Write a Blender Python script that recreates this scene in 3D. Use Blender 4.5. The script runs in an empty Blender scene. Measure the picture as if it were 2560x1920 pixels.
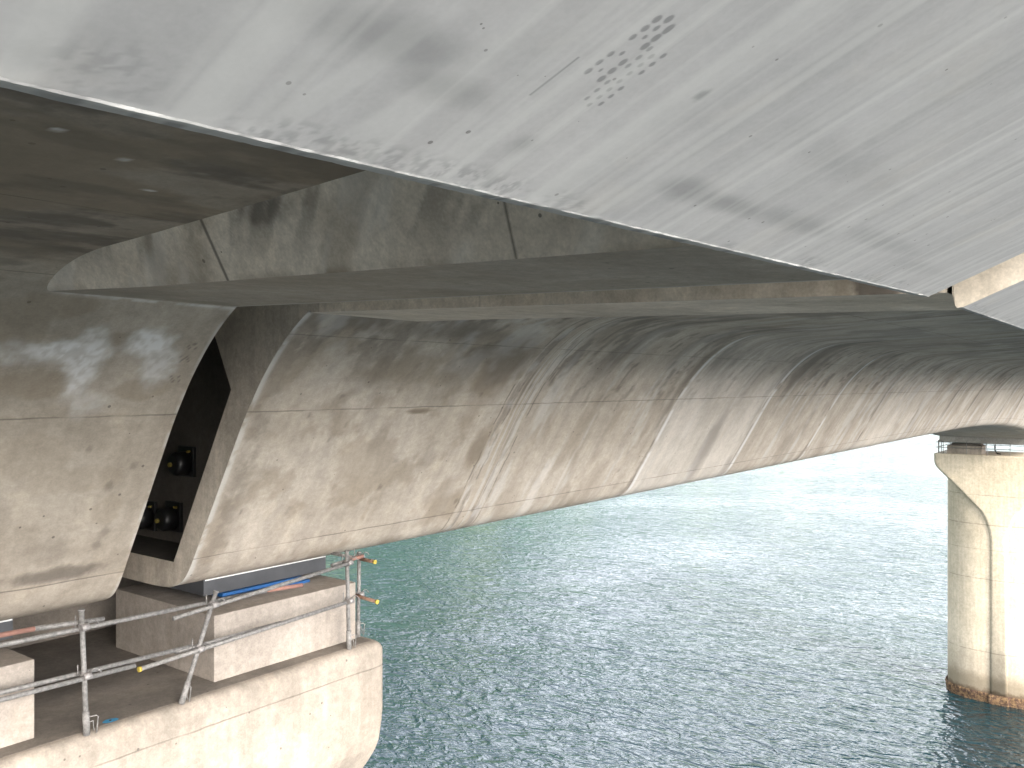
import bpy, bmesh, math, random
import numpy as np
from mathutils import Vector, Matrix

# ------------------------------------------------------------------ camera, sky, sun, exposure
# Eye at the origin; X runs along the bridge, Y runs across it (away from the viewer), Z up, sea level at z = -28.
SEA = -28.0
scene = bpy.context.scene
COL = scene.collection
YAW = math.radians(37.5)
cam_data = bpy.data.cameras.new("camera")
cam_data.sensor_width = 36.0
cam_data.lens = 36.0 * 2174.0 / 2560.0
cam_data.clip_start = 0.05
cam_data.clip_end = 20000.0
cam = bpy.data.objects.new("camera", cam_data)
cam.location = (0, 0, 0)
cam.rotation_euler = (math.radians(90), 0, YAW - math.radians(90))
COL.objects.link(cam)
scene.camera = cam

SUN_EL, SUN_AZ = math.radians(27.5), math.radians(200)      # azimuth from +Y towards +X
sun_vec = Vector((math.sin(SUN_AZ) * math.cos(SUN_EL), math.cos(SUN_AZ) * math.cos(SUN_EL), math.sin(SUN_EL)))
world = bpy.data.worlds.new("World")
scene.world = world
world.use_nodes = True
wn = world.node_tree
wn.nodes.clear()
sky = wn.nodes.new("ShaderNodeTexSky")
sky.sky_type = 'NISHITA'
sky.sun_disc = False
sky.sun_elevation = SUN_EL
sky.sun_rotation = SUN_AZ
sky.air_density = 1.0
sky.dust_density = 3.0
sky.ozone_density = 1.0
hsv = wn.nodes.new("ShaderNodeHueSaturation")
hsv.inputs["Saturation"].default_value = 0.32
bg = wn.nodes.new("ShaderNodeBackground")
bg.inputs["Strength"].default_value = 0.15
wout = wn.nodes.new("ShaderNodeOutputWorld")
wn.links.new(sky.outputs[0], hsv.inputs["Color"])
# thin bright cloud layer drawn evenly over the whole sky
wtc = wn.nodes.new("ShaderNodeTexCoord")
wno = wn.nodes.new("ShaderNodeTexNoise")
wno.inputs["Scale"].default_value = 3.0; wno.inputs["Detail"].default_value = 5.0
wn.links.new(wtc.outputs["Generated"], wno.inputs["Vector"])
wcr = wn.nodes.new("ShaderNodeMix"); wcr.data_type = 'RGBA'
wcr.inputs[6].default_value = (4.1, 4.2, 4.6, 1); wcr.inputs[7].default_value = (6.15, 6.25, 6.6, 1)
wn.links.new(wno.outputs["Fac"], wcr.inputs[0])
wmx = wn.nodes.new("ShaderNodeMix"); wmx.data_type = 'RGBA'; wmx.inputs[0].default_value = 0.50
wn.links.new(hsv.outputs[0], wmx.inputs[6]); wn.links.new(wcr.outputs[2], wmx.inputs[7])
wn.links.new(wmx.outputs[2], bg.inputs[0])
wn.links.new(bg.outputs[0], wout.inputs[0])

sun_data = bpy.data.lights.new("sun", 'SUN')
sun_data.energy = 0.9
sun_data.angle = math.radians(12)
sun_data.color = (1.0, 0.93, 0.82)
sun = bpy.data.objects.new("sun", sun_data)
sun.rotation_euler = sun_vec.to_track_quat('Z', 'Y').to_euler()
sun.location = sun_vec * 200
COL.objects.link(sun)

scene.view_settings.view_transform = 'Standard'
scene.view_settings.look = 'None'
scene.view_settings.gamma = 1.0
scene.view_settings.exposure = 3.0
scene.cycles.max_bounces = 10
scene.cycles.diffuse_bounces = 7
scene.cycles.use_denoising = True

# ------------------------------------------------------------------ numpy noise
def _hash(ix, iy, seed):
    h = (ix.astype(np.int64) * 374761393 + iy.astype(np.int64) * 668265263 + seed * 974634777) & 0xFFFFFFFF
    h = ((h ^ (h >> 13)) * 1274126177) & 0xFFFFFFFF
    h = h ^ (h >> 16)
    return (h & 0xFFFFFF) / float(0xFFFFFF)

def vnoise(x, y, seed=0):
    x = np.asarray(x, float); y = np.asarray(y, float)
    ix = np.floor(x); iy = np.floor(y)
    fx = x - ix; fy = y - iy
    fx = fx * fx * (3 - 2 * fx); fy = fy * fy * (3 - 2 * fy)
    a = _hash(ix, iy, seed); b = _hash(ix + 1, iy, seed)
    c = _hash(ix, iy + 1, seed); d = _hash(ix + 1, iy + 1, seed)
    return (a * (1 - fx) + b * fx) * (1 - fy) + (c * (1 - fx) + d * fx) * fy

def fbm(x, y, seed=0, octaves=5, gain=0.55):
    t = 0.0; amp = 1.0; n = 0.0; f = 1.0
    for o in range(octaves):
        t = t + amp * vnoise(x * f + 17.3 * o, y * f - 9.1 * o, seed + o)
        n += amp; amp *= gain; f *= 2.03
    return t / n

def sstep(a, b, x):
    t = np.clip((np.asarray(x, float) - a) / (b - a), 0, 1)
    return t * t * (3 - 2 * t)

def blob(X, S, cx, cs, rx, rs, rag=0.45, seed=1, soft=0.5, freq=5.0):
    """a ragged soft-edged patch on a surface"""
    n = fbm(X * freq, S * freq, seed, 4) - 0.5
    d = np.hypot((X - cx) / rx, (S - cs) / rs) + n * 2 * rag
    return 1 - sstep(1 - soft, 1 + soft * 0.4, d)

# ------------------------------------------------------------------ object helpers
def link(o, parent=None, label=None, cat=None, group=None, kind=None):
    COL.objects.link(o)
    if parent is not None:
        o.parent = parent
        o.matrix_parent_inverse = Matrix.Translation(-parent.location)
    if label: o["label"] = label
    if cat: o["category"] = cat
    if group: o["group"] = group
    if kind: o["kind"] = kind
    return o

def thing(name, label, cat, loc=(0, 0, 0), group=None):
    o = bpy.data.objects.new(name, None)
    o.empty_display_size = 0.3
    o.location = loc
    return link(o, None, label, cat, group)

def mesh_obj(name, verts, faces, mat, parent=None, smooth=False, **kw):
    me = bpy.data.meshes.new(name)
    me.from_pydata([tuple(v) for v in verts], [], faces)
    me.materials.append(mat)
    if smooth:
        me.polygons.foreach_set("use_smooth", [True] * len(me.polygons))
    me.update()
    o = bpy.data.objects.new(name, me)
    return link(o, parent, **kw)

def bm_obj(name, bm, mat, parent=None, smooth=False, **kw):
    me = bpy.data.meshes.new(name)
    bmesh.ops.recalc_face_normals(bm, faces=bm.faces)
    bm.to_mesh(me); bm.free()
    me.materials.append(mat)
    if smooth:
        me.polygons.foreach_set("use_smooth", [True] * len(me.polygons))
    o = bpy.data.objects.new(name, me)
    return link(o, parent, **kw)

def grid_obj(name, V, UV, mat, parent=None, stain=None, flip=False, smooth=True, **kw):
    """V[nu,nv,3] swept surface with a metric UV map and an optional painted stain attribute"""
    nu, nv = V.shape[:2]
    me = bpy.data.meshes.new(name)
    idx = np.arange(nu * nv).reshape(nu, nv)
    q = np.stack([idx[:-1, :-1], idx[1:, :-1], idx[1:, 1:], idx[:-1, 1:]], -1).reshape(-1, 4)
    if flip:
        q = q[:, ::-1]
    me.vertices.add(nu * nv)
    me.vertices.foreach_set("co", V.reshape(-1).astype(np.float32))
    me.loops.add(q.size)
    me.loops.foreach_set("vertex_index", q.reshape(-1).astype(np.int32))
    me.polygons.add(len(q))
    me.polygons.foreach_set("loop_start", (np.arange(len(q)) * 4).astype(np.int32))
    me.update(calc_edges=True)
    me.polygons.foreach_set("use_smooth", [smooth] * len(q))
    uvl = me.uv_layers.new(name="UVMap")
    uvl.data.foreach_set("uv", UV.reshape(-1, 2)[q.reshape(-1)].reshape(-1).astype(np.float32))
    if stain is not None:
        at = me.color_attributes.new("stain", 'FLOAT_COLOR', 'POINT')
        rgba = np.ones((nu * nv, 4), np.float32)
        rgba[:, :stain.shape[-1]] = np.clip(stain.reshape(nu * nv, -1), 0, 1)
        at.data.foreach_set("color", rgba.reshape(-1))
    me.materials.append(mat)
    me.validate()
    o = bpy.data.objects.new(name, me)
    return link(o, parent, **kw)

def bm_box(bm, x0, x1, y0, y1, z0, z1, bevel=0.0, seg=2):
    r = bmesh.ops.create_cube(bm, size=1.0)
    vs = r["verts"]
    for v in vs:
        v.co = Vector((x0 + (v.co.x + .5) * (x1 - x0), y0 + (v.co.y + .5) * (y1 - y0), z0 + (v.co.z + .5) * (z1 - z0)))
    if bevel > 0:
        es = list({e for v in vs for e in v.link_edges})
        bmesh.ops.bevel(bm, geom=es, offset=bevel, segments=seg, profile=0.5, affect='EDGES')

def box_obj(name, x0, x1, y0, y1, z0, z1, mat, parent=None, bevel=0.0, **kw):
    bm = bmesh.new()
    bm_box(bm, x0, x1, y0, y1, z0, z1, bevel)
    return bm_obj(name, bm, mat, parent, **kw)

def bm_tube(bm, pts, r, n=12, caps=True, hollow=0.0):
    """round bar along a polyline"""
    pts = [Vector(p) for p in pts]
    rings = []
    for i, p in enumerate(pts):
        a = pts[max(i - 1, 0)]; b = pts[min(i + 1, len(pts) - 1)]
        d = (b - a).normalized()
        up = Vector((0, 0, 1)) if abs(d.z) < .95 else Vector((1, 0, 0))
        s = d.cross(up).normalized(); t = s.cross(d)
        rr = r[i] if isinstance(r, (list, tuple)) else r
        rings.append([bm.verts.new(p + s * rr * math.cos(2 * math.pi * k / n) + t * rr * math.sin(2 * math.pi * k / n)) for k in range(n)])
    for a, b in zip(rings[:-1], rings[1:]):
        for k in range(n):
            f = bm.faces.new((a[k], a[(k + 1) % n], b[(k + 1) % n], b[k])); f.smooth = True
    if caps:
        bm.faces.new(rings[0][::-1]); bm.faces.new(rings[-1])

def tube_obj(name, pts, r, mat, parent=None, n=12, **kw):
    bm = bmesh.new(); bm_tube(bm, pts, r, n)
    return bm_obj(name, bm, mat, parent, **kw)

# ------------------------------------------------------------------ materials
def new_mat(name):
    m = bpy.data.materials.new(name); m.use_nodes = True
    nt = m.node_tree; nt.nodes.clear()
    out = nt.nodes.new("ShaderNodeOutputMaterial")
    bs = nt.nodes.new("ShaderNodeBsdfPrincipled")
    nt.links.new(bs.outputs[0], out.inputs[0])
    return m, nt, bs

class NT:
    """tiny node-building shorthand"""
    def __init__(s, nt): s.nt = nt
    def n(s, t, **kw):
        nd = s.nt.nodes.new(t)
        for k, v in kw.items(): setattr(nd, k, v)
        return nd
    def l(s, a, b): s.nt.links.new(a, b)
    def val(s, x, sock):
        if isinstance(x, (int, float)): sock.default_value = x
        elif isinstance(x, (tuple, list)): sock.default_value = x if len(x) == len(sock.default_value) else (*x, 1.0)
        else: s.l(x, sock)
    def math(s, op, a, b=0.0, clamp=False):
        nd = s.n("ShaderNodeMath", operation=op, use_clamp=clamp)
        s.val(a, nd.inputs[0]); s.val(b, nd.inputs[1]); return nd.outputs[0]
    def mix(s, f, a, b, blend='MIX'):
        nd = s.n("ShaderNodeMix", data_type='RGBA', blend_type=blend)
        s.val(f, nd.inputs[0]); s.val(a, nd.inputs[6]); s.val(b, nd.inputs[7]); return nd.outputs[2]
    def noise(s, vec, scale, detail=5, rough=0.55, dist=0.0):
        nd = s.n("ShaderNodeTexNoise")
        s.l(vec, nd.inputs["Vector"])
        nd.inputs["Scale"].default_value = scale; nd.inputs["Detail"].default_value = detail
        nd.inputs["Roughness"].default_value = rough; nd.inputs["Distortion"].default_value = dist
        return nd.outputs["Fac"]
    def ramp(s, f, lo, hi, a=0.0, b=1.0):
        nd = s.n("ShaderNodeMapRange", interpolation_type='SMOOTHSTEP')
        s.val(f, nd.inputs[0])
        for i, v in enumerate((lo, hi, a, b)): nd.inputs[i + 1].default_value = v
        return nd.outputs[0]

def concrete(name, light, dark, uv=False, mott=1.0, lines=(), streak=0.0, rough=0.85, grain=1.0, vlines=(), scale=1.0,
             dirt=(0.092, 0.077, 0.065), pale=(0.66, 0.65, 0.64), brown=(0.20, 0.155, 0.105), zjoints=None, tide=False, pore=7.0):
    m, nt, bs = new_mat(name)
    g = NT(nt)
    tc = g.n("ShaderNodeTexCoord")
    vec = tc.outputs["UV"] if uv else tc.outputs["Object"]
    n1 = g.noise(vec, 0.9 * scale, 7, 0.6, 0.4)
    n2 = g.noise(vec, 5.0 * scale, 6, 0.62, 0.2)
    n3 = g.noise(vec, 55.0 * scale, 4, 0.6)
    n4 = g.noise(vec, 2.3 * scale, 5, 0.55, 0.6)
    c = g.mix(g.ramp(n1, 0.36, 0.66), dark, light)
    c = g.mix(g.math('MULTIPLY', g.ramp(n4, 0.54, 0.74), 0.30), c, (light[0] * 1.12, light[1] * 1.08, light[2] * 1.0))
    f2 = g.ramp(n2, 0.28, 0.74, 1 - 0.10 * mott, 1 + 0.07 * mott)
    f3 = g.ramp(n3, 0.25, 0.75, 1 - 0.10 * mott, 1 + 0.09 * mott)
    n6 = g.noise(vec, 15.0 * scale, 6, 0.68, 0.3)
    f = g.math('MULTIPLY', g.math('MULTIPLY', f2, f3), g.ramp(n6, 0.30, 0.72, 1 - 0.13 * mott, 1 + 0.10 * mott))
    if streak:
        sm = g.n("ShaderNodeMapping"); g.l(vec, sm.inputs[0]); sm.inputs["Scale"].default_value = (4.0, 0.5, 4.0) if uv else (5.0, 5.0, 0.35)
        ns = g.noise(sm.outputs[0], 1.0, 5, 0.6)
        f = g.math('MULTIPLY', f, g.ramp(ns, 0.30, 0.72, 1.0 - streak, 1.0 + streak * 0.55))
    c = g.mix(1.0, c, f, 'MULTIPLY')
    # pin holes left by the forms
    if grain > 0:
        vo = g.n("ShaderNodeTexVoronoi"); g.l(vec, vo.inputs["Vector"]); vo.inputs["Scale"].default_value = pore
        vs = g.n("ShaderNodeSeparateColor"); g.l(vo.outputs["Color"], vs.inputs[0])
        rad = g.ramp(vs.outputs[1], 0.0, 1.0, 0.03, 0.11)
        hit = g.math('MULTIPLY', g.math('LESS_THAN', vo.outputs["Distance"], rad), g.math('GREATER_THAN', vs.outputs[0], 0.62))
        c = g.mix(g.math('MULTIPLY', hit, 0.65 * grain), c, (0.06, 0.05, 0.045))
    at = g.n("ShaderNodeAttribute", attribute_name="stain")
    sp = g.n("ShaderNodeSeparateColor"); g.l(at.outputs["Color"], sp.inputs[0])
    c = g.mix(g.math('MULTIPLY', sp.outputs[2], 0.75), c, brown)
    c = g.mix(g.math('MULTIPLY', sp.outputs[0], 0.85), c, dirt)
    c = g.mix(g.math('MULTIPLY', sp.outputs[1], 0.85), c, pale)
    bump_h = g.math('ADD', g.math('MULTIPLY', n2, 0.006 * mott * mott), g.math('MULTIPLY', n3, 0.0012 * mott * mott))
    # shallow joints left between form panels
    sx = g.n("ShaderNodeSeparateXYZ"); g.l(vec, sx.inputs[0])
    wob = g.math('MULTIPLY', g.math('SUBTRACT', g.noise(vec, 3.0, 3), 0.5), 0.03)
    brk = g.ramp(g.noise(vec, 1.7, 3), 0.30, 0.52, 0.25, 1.0)
    for axis, lst in ((1, lines), (0, vlines), (2, zjoints or ())):
        for (v0, w) in lst:
            d = g.math('ABSOLUTE', g.math('ADD', g.math('SUBTRACT', sx.outputs[axis], v0), wob))
            k = g.math('MULTIPLY', g.ramp(d, w * 0.35, w, 1, 0), brk)
            c = g.mix(g.math('MULTIPLY', k, 0.48), c, (0.07, 0.06, 0.05))
            bump_h = g.math('SUBTRACT', bump_h, g.math('MULTIPLY', k, 0.004))
    if tide:      # splash-zone discolouration of the shaft
        nz = g.noise(vec, 1.4, 6, 0.65); nz2 = g.noise(vec, 6.0, 5, 0.7)
        zt = g.math('ADD', sx.outputs[2], g.math('MULTIPLY', g.math('SUBTRACT', nz, .5), 1.1))
        k1 = g.ramp(zt, SEA + 3.4, SEA + 5.2, 0.55, 0.0)
        c = g.mix(g.math('MULTIPLY', k1, g.ramp(nz2, .3, .7, .5, 1.0)), c, (0.24, 0.20, 0.15))
        c = g.mix(g.ramp(zt, SEA + 1.6, SEA + 3.0, 0.75, 0.0), c, (0.15, 0.12, 0.08))
        c = g.mix(g.ramp(zt, SEA + 0.9, SEA + 1.25, 0.8, 0.0), c, (0.09, 0.06, 0.035))
    bp = g.n("ShaderNodeBump"); bp.inputs["Strength"].default_value = 0.8; bp.inputs["Distance"].default_value = 1.0
    g.l(bump_h, bp.inputs["Height"])
    g.l(c, bs.inputs["Base Color"]); g.l(bp.outputs[0], bs.inputs["Normal"])
    bs.inputs["Roughness"].default_value = rough
    bs.inputs["Specular IOR Level"].default_value = 0.32
    return m

def plain(name, col, rough=0.6, metal=0.0, var=0.15, scale=8.0, bump=0.0):
    m, nt, bs = new_mat(name); g = NT(nt)
    tc = g.n("ShaderNodeTexCoord")
    n = g.noise(tc.outputs["Object"], scale, 5, 0.6)
    c = g.mix(1.0, (*col, 1.0), g.ramp(n, 0.25, 0.75, 1 - var, 1 + var), 'MULTIPLY')
    g.l(c, bs.inputs["Base Color"])
    bs.inputs["Roughness"].default_value = rough; bs.inputs["Metallic"].default_value = metal
    if bump:
        bp = g.n("ShaderNodeBump"); bp.inputs["Strength"].default_value = 1.0; bp.inputs["Distance"].default_value = bump
        g.l(n, bp.inputs["Height"]); g.l(bp.outputs[0], bs.inputs["Normal"])
    return m

LINES = ((1.38, 0.012), (3.30, 0.012))
M_web_l = concrete("concrete_web_left", (0.41, 0.357, 0.297), (0.315, 0.27, 0.219), uv=True, lines=LINES + ((6.65, .012), (4.92, .008)), streak=0.10, mott=0.75)
M_web_r = concrete("concrete_web_right", (0.485, 0.425, 0.36), (0.40, 0.347, 0.287), uv=True, lines=LINES + ((7.55, .016), (4.35, .007)), streak=0.12, mott=0.75)
M_end = concrete("concrete_end_wall", (0.53, 0.465, 0.385), (0.44, 0.385, 0.32), streak=0.16)
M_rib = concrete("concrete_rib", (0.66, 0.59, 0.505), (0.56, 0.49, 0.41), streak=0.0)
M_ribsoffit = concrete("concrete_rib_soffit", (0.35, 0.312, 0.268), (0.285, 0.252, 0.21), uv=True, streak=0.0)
M_cornice = concrete("concrete_cornice", (0.525, 0.508, 0.498), (0.48, 0.467, 0.462), uv=True, mott=0.3, streak=0.07, grain=0.9, pore=21.0, scale=1.4,
                     dirt=(0.15, 0.15, 0.15), pale=(0.66, 0.65, 0.62))
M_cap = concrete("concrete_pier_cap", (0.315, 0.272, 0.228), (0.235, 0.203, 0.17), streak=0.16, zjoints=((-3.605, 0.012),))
M_pier = concrete("concrete_far_pier", (0.56, 0.485, 0.375), (0.50, 0.43, 0.325), streak=0.10, scale=0.3, grain=0.0, tide=True,
                  zjoints=((-9.8, 0.035), (-12.4, 0.05), (-14.6, 0.025), (-17.2, 0.04), (-23.6, 0.05)))
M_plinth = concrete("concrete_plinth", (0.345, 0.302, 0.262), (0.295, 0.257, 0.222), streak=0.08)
M_captop = concrete("concrete_under_deck_shade", (0.20, 0.175, 0.15), (0.14, 0.122, 0.105))  # darker concrete: the shade under the deck is put into the colour
M_deck = concrete("concrete_deck", (0.36, 0.34, 0.31), (0.30, 0.28, 0.25))
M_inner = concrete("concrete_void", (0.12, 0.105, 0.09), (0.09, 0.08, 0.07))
M_steel = plain("galvanised_tube", (0.21, 0.20, 0.19), 0.65, 0.2, 0.35, 30, 0.0008)
M_rust = plain("rusty_tube", (0.22, 0.13, 0.09), 0.8, 0.1, 0.35, 25, 0.0008)
M_coupler = plain("coupler_steel", (0.30, 0.28, 0.27), 0.6, 0.4, 0.25, 40)
M_orange = plain("orange_paint", (0.30, 0.155, 0.12), 0.8, 0.0, 0.15, 20)
M_yellow = plain("yellow_plastic", (0.40, 0.30, 0.05), 0.65, 0.0, 0.1, 20)
M_blue = plain("blue_steel_paint", (0.008, 0.085, 0.26), 0.5, 0.0, 0.15, 10)
M_bluemark = plain("blue_spray_paint", (0.03, 0.20, 0.36), 0.7, 0.0, 0.25, 30)
M_grey = plain("grey_bearing_paint", (0.06, 0.062, 0.068), 0.55, 0.0, 0.12, 6)
M_white = plain("white_tape", (0.62, 0.62, 0.60), 0.6, 0.0, 0.08, 20)
M_black = plain("black_anchor_cap", (0.012, 0.012, 0.013), 0.45, 0.0, 0.2, 20)
M_plug = plain("yellow_anchor_plug", (0.30, 0.23, 0.05), 0.6, 0.0, 0.2, 20)
M_ledge = concrete("concrete_flange_end", (0.68, 0.60, 0.50), (0.58, 0.51, 0.42), streak=0.10)
M_shore = plain("shore_rock", (0.11, 0.08, 0.055), 0.9, 0.0, 0.4, 0.3, 0.3)

# ------------------------------------------------------------------ water
def water_mat():
    m, nt, bs = new_mat("sea_water"); g = NT(nt)
    tc = g.n("ShaderNodeTexCoord")
    mp = g.n("ShaderNodeMapping"); g.l(tc.outputs["Object"], mp.inputs[0])
    mp.inputs["Rotation"].default_value = (0, 0, math.radians(-37.5)); mp.inputs["Scale"].default_value = (1.0, 0.55, 1.0)
    v = mp.outputs[0]
    def ridged(scale, detail, dist):
        return g.math('SUBTRACT', 1.0, g.math('ABSOLUTE', g.math('SUBTRACT', g.math('MULTIPLY', g.noise(v, scale, detail, 0.5, dist), 2.0), 1.0)))
    gust = g.ramp(g.noise(tc.outputs["Object"], 0.022, 4, 0.55, 0.6), 0.34, 0.66, 0.65, 1.15)
    h = g.math('MULTIPLY', g.noise(v, 0.13, 3, 0.5, 0.3), 0.9)
    m1 = g.math('MULTIPLY', ridged(0.55, 2, 0.6), 0.37)
    m1 = g.math('ADD', m1, g.math('MULTIPLY', ridged(1.5, 2, 0.5), 0.16))
    m1 = g.math('ADD', m1, g.math('MULTIPLY', g.noise(v, 2.6, 4, 0.6, 0.2), 0.07))
    h = g.math('ADD', h, g.math('MULTIPLY', m1, gust))
    bp = g.n("ShaderNodeBump"); bp.inputs["Strength"].default_value = 1.0; bp.inputs["Distance"].default_value = 1.0
    g.l(h, bp.inputs["Height"]); g.l(bp.outputs[0], bs.inputs["Normal"])
    n = g.noise(tc.outputs["Object"], 0.012, 4, 0.55, 0.5)
    c = g.mix(g.ramp(n, 0.35, 0.65), (0.0035, 0.0145, 0.0225), (0.0055, 0.0195, 0.0225))
    g.l(c, bs.inputs["Base Color"])
    bs.inputs["Roughness"].default_value = 0.04
    bs.inputs["IOR"].default_value = 1.333
    return m
M_water = water_mat()
wv = [(-3000, -4000, SEA), (6000, -4000, SEA), (6000, 5000, SEA), (-3000, 5000, SEA)]
mesh_obj("sea", wv, [(0, 1, 2, 3)], M_water, kind="structure", label="rippled teal sea below the bridge")

# ------------------------------------------------------------------ coast: beach and green cliffs beyond the water (mirrored in it)
def coast():
    m, nt, bs = new_mat("cliff_vegetation"); g = NT(nt)
    tc = g.n("ShaderNodeTexCoord"); v = tc.outputs["Object"]
    n = g.noise(v, 0.02, 8, 0.65); n2 = g.noise(v, 0.15, 5, 0.6)
    c = g.mix(g.ramp(n, 0.4, 0.6), (0.014, 0.042, 0.026), (0.070, 0.095, 0.052))
    c = g.mix(1.0, c, g.ramp(n2, 0.3, 0.7, 0.6, 1.3), 'MULTIPLY')
    g.l(c, bs.inputs["Base Color"]); bs.inputs["Roughness"].default_value = 0.95
    nx, ny = 220, 40
    X = np.linspace(-900, 2600, nx)[:, None]
    t = np.linspace(0, 1, ny)[None, :]
    ys = 235 - 110 * sstep(60, 480, X) - 10 * sstep(500, 1500, X) + 12 * (fbm(X / 90, X * 0, 3) - .5) * (1 - sstep(200, 380, X))
    Y = ys + t * 420
    hill = (0.75 * sstep(0.01, 0.22, t) + 0.25 * sstep(0.2, 0.9, t)) * (200 + 120 * fbm(X / 260, X * 0 + 3, 5)) * (0.72 + 0.6 * fbm(X / 120, t * 4, 9))
    low = sstep(170, 400, X)
    hill = hill * (1 - low) + low * 24 * sstep(0.01, 0.30, t)
    Z = SEA - 1.5 + 4.0 * sstep(0, 0.03, t) + hill
    V = np.stack([X + 0 * t, Y, Z], -1)
    UV = np.stack([X + 0 * t, Y], -1)
    grid_obj("coastal_hills", V, UV, m, kind="structure", label="green coastal hills across the water")
    rnd = random.Random(4)
    bm = bmesh.new()
    for i in range(14):
        x = rnd.uniform(474, 500)
        y = 235 - 110 * float(sstep(60, 480, x)) - 10 * float(sstep(500, 1500, x)) + rnd.uniform(-4, 8)
        s = rnd.uniform(0.5, 1.1)
        r = bmesh.ops.create_icosphere(bm, subdivisions=1, radius=s)
        for vv in r["verts"]:
            vv.co = Vector((vv.co.x * rnd.uniform(.7, 1.4) + x, vv.co.y * rnd.uniform(.7, 1.3) + y, vv.co.z * rnd.uniform(.6, 1.1) + SEA + 0.4 + rnd.uniform(0, 0.6)))
    bm_obj("shore_boulders", bm, M_shore, kind="stuff", label="brown boulders along the far shore")
coast()

# ------------------------------------------------------------------ girder cross-section (Y, z) of the near half, arc length from the bottom slab
CTL = np.array([(9.9, -2.345), (9.4, -2.34), (9.16, -2.32), (8.98, -2.265), (8.85, -2.18), (8.73, -2.03), (8.55, -1.73), (8.3, -1.31),
                (8.02, -.83), (7.77, -.41), (7.6, -.16), (7.42, .08), (7.17, .35), (6.9, .58), (6.6, .765), (6.3, .87), (5.95, .925),
                (5.5, .95), (4.65, .99), (3.2, 1.07), (1.05, 1.165)])
def catmull(P, n=40):
    out = []
    Q = np.vstack([2 * P[0] - P[1], P, 2 * P[-1] - P[-2]])
    for i in range(1, len(Q) - 2):
        p0, p1, p2, p3 = Q[i - 1:i + 3]
        t = np.linspace(0, 1, n, endpoint=False)[:, None]
        out.append(.5 * ((2 * p1) + (-p0 + p2) * t + (2 * p0 - 5 * p1 + 4 * p2 - p3) * t ** 2 + (-p0 + 3 * p1 - 3 * p2 + p3) * t ** 3))
    out.append(P[-1:])
    return np.vstack(out)
_pr = catmull(CTL)
_s = np.r_[0, np.cumsum(np.hypot(*np.diff(_pr, axis=0).T))]
def profile(s):
    return np.interp(s, _s, _pr[:, 0]), np.interp(s, _s, _pr[:, 1])
S_END = _s[-1]
YC = 13.3
SV = np.concatenate([np.arange(0, 0.7, 0.05), np.arange(0.7, 5.6, 0.027), np.arange(5.6, S_END, 0.05), [S_END]])

def haunch(X):
    return 2.45 * np.clip((X - 45.0) / 41.3, 0, 1) ** 2.5
def sweep(Xs, S, mirror=False):
    Y, z = profile(S)
    X = Xs[:, None] + 0 * S[None, :]
    Yv = 0 * X + Y[None, :]
    Zv = 0 * X + z[None, :]
    low = Zv < -0.3
    Zv = np.where(low, -0.3 + (Zv + 0.3) * (1 + haunch(X) / 2.04), Zv)
    if mirror:
        Yv = 2 * YC - Yv
    return np.stack([X, Yv, Zv], -1), np.stack([X, 0 * X + S[None, :]], -1)

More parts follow.
